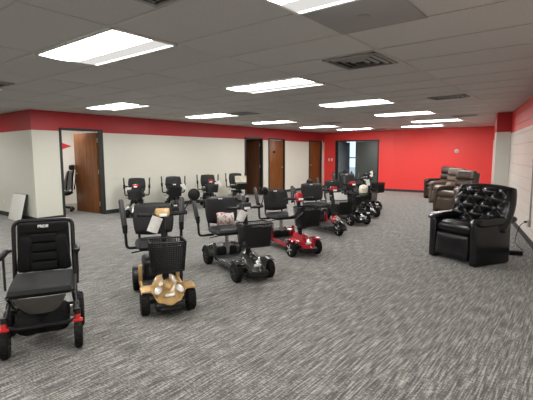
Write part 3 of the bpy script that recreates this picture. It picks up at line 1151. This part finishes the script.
q = MB().pillow(.20, .24, .12, .8, 3, 0, None, 10, bump=lambda u, v: .02 * math.sin(7 * u + 3 * v))
bag = tag(q.build('plastic_bag', M['cream']), 'crumpled pale plastic bag in the basket of a far black scooter', 'bag')
bag.location = on(s6, (.02, .09, .71))
bag.rotation_euler = (0, 0, s6.rotation_euler.z)
tag_card(s7, (-.16, .05, .86), .10, .14, R(15), 'white tag on the handlebar of the scooter second from the end')
tag_card(s8, (-.12, .05, 1.02), .10, .14, R(15), 'white tag on the handlebar of the farthest scooter')

# row along the white wall
back = [((-8.27, 5.60), 'leftmost small black scooter along the white wall', M['silver'], M['red']),
        ((-8.17, 6.67), 'second small black scooter along the white wall, behind the gold one', M['black'], M['black']),
        ((-8.15, 7.92), 'third small black scooter along the white wall, white tag at its side', M['black'], M['red']),
        ((-8.15, 9.12), 'fourth small scooter along the white wall, with a cream sheet on it', M['silver'], M['black'])]
bs = []
for i, ((x, y), lb, pm, cm) in enumerate(back):
    s_ = scooter(lb, (x, y, 0), -37, pm, hub=M['silver'], wb=.74, r=.10, track=.19, seat_x=-.70, seat_z=.47, back_h=.36, back_w=.42, arm_y=.30,
                 arm_top=.88, arm_low=.44, tiller_z=.70, tiller_x=-.20, bz=(.43, .64), bw=.34, bx=-.08, pad_r=.6, console=cm, logo=False, group='small scooters along the white wall',
                 arm_lean=(-.02, .01), solid=True, lamp=False)
    bs.append(s_)
tag_card(bs[0], (-.16, -.13, .72), .11, .14, R(-20), 'white tag on the leftmost small scooter by the wall')
tag_card(bs[1], (-.10, .19, .72), .11, .16, R(20), 'white tag on the second small scooter by the wall')
tag_card(bs[2], (-.10, .19, .74), .11, .16, R(20), 'white tag on the third small scooter by the wall')
q = MB()
q.grid(lambda u, v: (.012 * math.sin(9 * u + 5 * v), (u - .5) * .34, v * .28), 8, 6, .002)
p_ = tag(q.build('cream_sheet', M['cream']), 'cream wrapping sheet propped in the fourth small scooter by the wall', 'sheet')
p_.location = on(bs[3], (.02, 0, .55))
p_.rotation_euler = (0, -R(8), bs[3].rotation_euler.z)

# ------------------------------------------------------------------ folding power wheelchair
wc = thing('power_wheelchair', 'black folding power wheelchair with red caster forks at the left front', 'wheelchair', (-3.075, 1.26, 0), R(-28))
for s in (-1, 1):
    wheel(wc, .0, s * .238, .098, .055, M['satin'], 'caster_wheel')
    q = MB()
    q.box((.0, s * .238, .205), (.045, .07, .025), .01)
    q.box((.0, s * .222, .175), (.026, .012, .06), .004)
    q.tube([(0, s * .238, .20), (-.01, s * .238, .25)], .02, 12)
    q.build('caster_fork', M['redfork'], wc)
    MB().tube([(-.01, s * .238, .25), (-.012, s * .238, .29)], .021, 12).build('caster_cap', M['steel'], wc)
    wheel(wc, -.43, s * .25, .142, .055, M['satin'], 'drive_wheel')
    q = MB().tube([(-.43, s * .15, .142), (-.43, s * .235, .142)], .055, 16)
    q.build('motor', M['silver'], wc)
    q = MB()
    q.tube(fillet([(-.01, s * .238, .25), (-.12, s * .235, .30), (-.43, s * .215, .22)], .06), .016, 10)
    q.tube([(-.02, s * .22, .27), (-.50, s * .22, .43)], .014, 10)
    q.tube([(-.40, s * .215, .20), (-.05, s * .215, .42)], .014, 10)
    q.build('side_frame', M['steel'], wc)
    # armrest
    q = MB()
    q.tube(fillet([(-.50, s * .235, .67), (-.42, s * .25, .675), (-.20, s * .25, .675)], .05), .013, 10)
    q.tube([(-.24, s * .25, .665), (-.235, s * .25, .53), (-.20, s * .245, .43)], .009, 8)
    ar = q.build('armrest', M['steel'], wc)
    MB().box((-.26, s * .25, .70), (.20, .05, .03), .014).build('arm_pad', M['plastic'], ar)
    if s < 0:
        q = MB().box((-.14, s * .265, .70), (.10, .07, .045), .018)
        q.lathe([(.012, 0), (.008, .03), (.014, .05)], T((-.13, s * .265, .72)), 12)
        q.build('joystick', M['plastic'], ar)
q = MB()
q.tube(fillet([(-.01, -.245, .23), (.0, -.18, .20), (.0, .18, .20), (-.01, .245, .23)], .05), .014, 10)
q.build('cross_frame', M['steel'], wc)
MB().tube([(-.43, -.22, .20), (-.43, .22, .20)], .014, 10).build('rear_axle', M['steel'], wc)
MB().tube([(-.50, -.22, .43), (-.50, .22, .43)], .012, 10).build('seat_crossbar', M['steel'], wc)
q = MB().box((-.22, 0, .185), (.34, .35, .15), .05, seg=3)
q.ell((-.07, -.09, .19), (.07, .10, .075))
q.ell((-.07, .09, .19), (.07, .10, .07))
q.build('storage_bag', M['fabric'], wc)
q = MB()
q.grid(lambda u, v: (.02 + .015 * math.sin(PI * u) - .05 * (1 - v), (u - .5) * (.12 + .22 * math.sqrt(max(v, .02))), .295 + .13 * v), 12, 8, .008)
q.build('calf_panel', M['greyfabric'], wc)
MB().pillow(.44, .45, .085, .16, 8, 0, T((-.22, 0, .455)) @ RY(-PI / 2 + R(3)), 14).build('seat', M['seatfabric'], wc)
RB = RY(-R(11))
q = MB().tube([RB @ Vector(p) for p in fillet([(0, -.218, -.22), (0, -.218, .43), (0, .218, .43), (0, .218, -.22)], .06)], .017, 12)
bf = q.build('back_frame', M['steel'], wc, loc=(-.50, 0, .47))
q = MB()
q.pillow(.385, .41, .05, .10, 10, .01, RB @ T((.012, 0, .215)), 14)
bk = q.build('backrest', M['fabric'], wc, loc=(-.50, 0, .47))
for i in range(4):
    MB().pillow(.21, .075, .045, .15, 5, 0, RB @ T((.035, 0, .055 + .075 * i)), 10).build('back_cushion', M['fabric'], bk)
for s in (-1, 1):
    MB().pillow(.10, .30, .05, .35, 4, 0, RB @ T((.035, s * .138, .16)) @ RX(s * R(7)), 10).build('side_cushion', M['fabric'], bk)
MB().pillow(.38, .09, .04, .2, 5, 0, RB @ T((.03, 0, .365)), 10).build('back_cushion', M['fabric'], bk)
text('logo', 'PRIDE', .030, RB @ T((.0545, 0, .378)) @ FACE_X, M['text'], bk, .001, .001)


# ------------------------------------------------------------------ recliners
def recliner(label, center, yaw, leather, tufted, group):
    o = thing('recliner', label, 'recliner', (center[0], center[1], 0), yaw, group)
    MB().box((.0, 0, .19), (.60, .60, .26), .02).build('base', leather, o)
    for s in (-1, 1):
        q = MB().box((.07, s * .335, .285), (.65, .11, .56), .03, (0, 0, 0), 3)
        so = q.build('side_panel', leather, o)
        if tufted:
            q = MB()
            q.pillow(.17, .74, .12, .25, 4, 0, T((.04, s * .35, .575)) @ RY(PI / 2 + R(2)), 14)
            q.build('arm_pad', leather, so, sharp=60)
        else:
            q = MB()
            q.pillow(.19, .80, .17, .30, 4, 0, T((.0, s * .335, .57)) @ RY(PI / 2) , 14)
            q.build('arm_pad', leather, so, sharp=60)
    # seat and footrest
    MB().pillow(.56, .66, .20, .16, 6, 0, T((.06, 0, .44)) @ RY(-PI / 2 - R(4)), 14,).build('seat_cushion', leather, o, sharp=60)
    MB().pillow(.55, .33, .12, .12, 7, 0, T((.36, 0, .225)) @ RY(R(-4)), 14).build('footrest', leather, o, sharp=60)
    if tufted:
        def puff(u, v):
            a = (u * 1.75 + v * 1.4)
            b_ = (u * 1.75 - v * 1.4)
            e = max(0., 1 - max(abs(u) / .84, abs(v) / .84) ** 6)
            return .10 * (abs(math.sin(PI * a / 1.0)) * abs(math.sin(PI * b_ / 1.0))) ** .5 * e - .02 * e
        m = T((-.19, 0, .70)) @ RY(-R(17))
        q = MB().pillow(.94, .68, .22, .46, 5, .03, m, 64, bump=puff)
        bo = q.build('backrest', leather, o, sharp=70)
        for i in range(-3, 4):
            for j in range(-3, 4):
                # dimples where both sines vanish
                a, b_ = i * 1.0, j * 1.0
                u, v = (a + b_) / 3.5, (a - b_) / 2.8
                if abs(u) < .62 and abs(v) < .70:
                    q = MB().ell((.095, u * .43, v * .33), (.010, .014, .014), (0, 0, 0), 10)
                    bmesh.ops.transform(q.bm, matrix=m, verts=q.bm.verts)
                    q.build('button', leather, bo)
    else:
        m = T((-.31, 0, .70)) @ RY(-R(15))
        bo = MB().pillow(.66, .62, .16, .25, 6, 0, m, 14).build('backrest', leather, o, sharp=60)
        MB().pillow(.62, .25, .20, .35, 4, .02, m @ T((.07, 0, .205)), 14).build('head_cushion', leather, bo, sharp=60)
        MB().pillow(.60, .19, .18, .35, 4, .02, m @ T((.06, 0, .0)), 14).build('lumbar_cushion', leather, bo, sharp=60)
        MB().pillow(.60, .19, .18, .35, 4, .02, m @ T((.06, 0, -.18)), 14).build('lumbar_cushion', leather, bo, sharp=60)
    return o


YAW = math.atan2(-.85, -.525)
GR = 'recliners along the block wall'
recliner('glossy black recliner with button tufted back by the block wall', (-1.25, 6.16), YAW + R(4), M['leather'], True, GR)
recliner('brown recliner right behind the black one', (-2.62, 10.99), YAW, M['brown'], False, GR)
recliner('lighter taupe recliner between the brown and the dark one', (-3.30, 12.87), YAW, M['tan'], False, GR)
recliner('dark brown recliner farthest back against the red wall', (-3.85, 14.15), YAW, M['darkbrown'], False, GR)

# ------------------------------------------------------------------ world, camera, view
w = bpy.data.worlds.new('sky')
bpy.context.scene.world = w
w.use_nodes = True
nt = w.node_tree
bg = nt.nodes['Background']
bg.inputs['Color'].default_value = (.72, .84, 1.0, 1)
bg.inputs['Strength'].default_value = 1.5

cam = bpy.data.cameras.new('camera')
co = bpy.data.objects.new('camera', cam)
C.objects.link(co)
cam.sensor_width = 36
cam.lens = 36 * 413.32 / 533
cam.clip_end = 100
co.location = (0, 0, 1.428)
co.rotation_mode = 'XYZ'
co.matrix_world = T((0, 0, 1.428)) @ RZ(R(38.2285)) @ RX(R(90 - 6.1716)) @ RZ(R(-.139))
sc = bpy.context.scene
sc.camera = co
sc.view_settings.view_transform = 'Standard'
sc.view_settings.look = 'None'
sc.view_settings.exposure = 0.0
sc.view_settings.gamma = 1
sc.view_settings.use_curve_mapping = False
sc.cycles.use_denoising = True
sc.cycles.max_bounces = 8
sc.cycles.diffuse_bounces = 5
sc.cycles.sample_clamp_indirect = 6
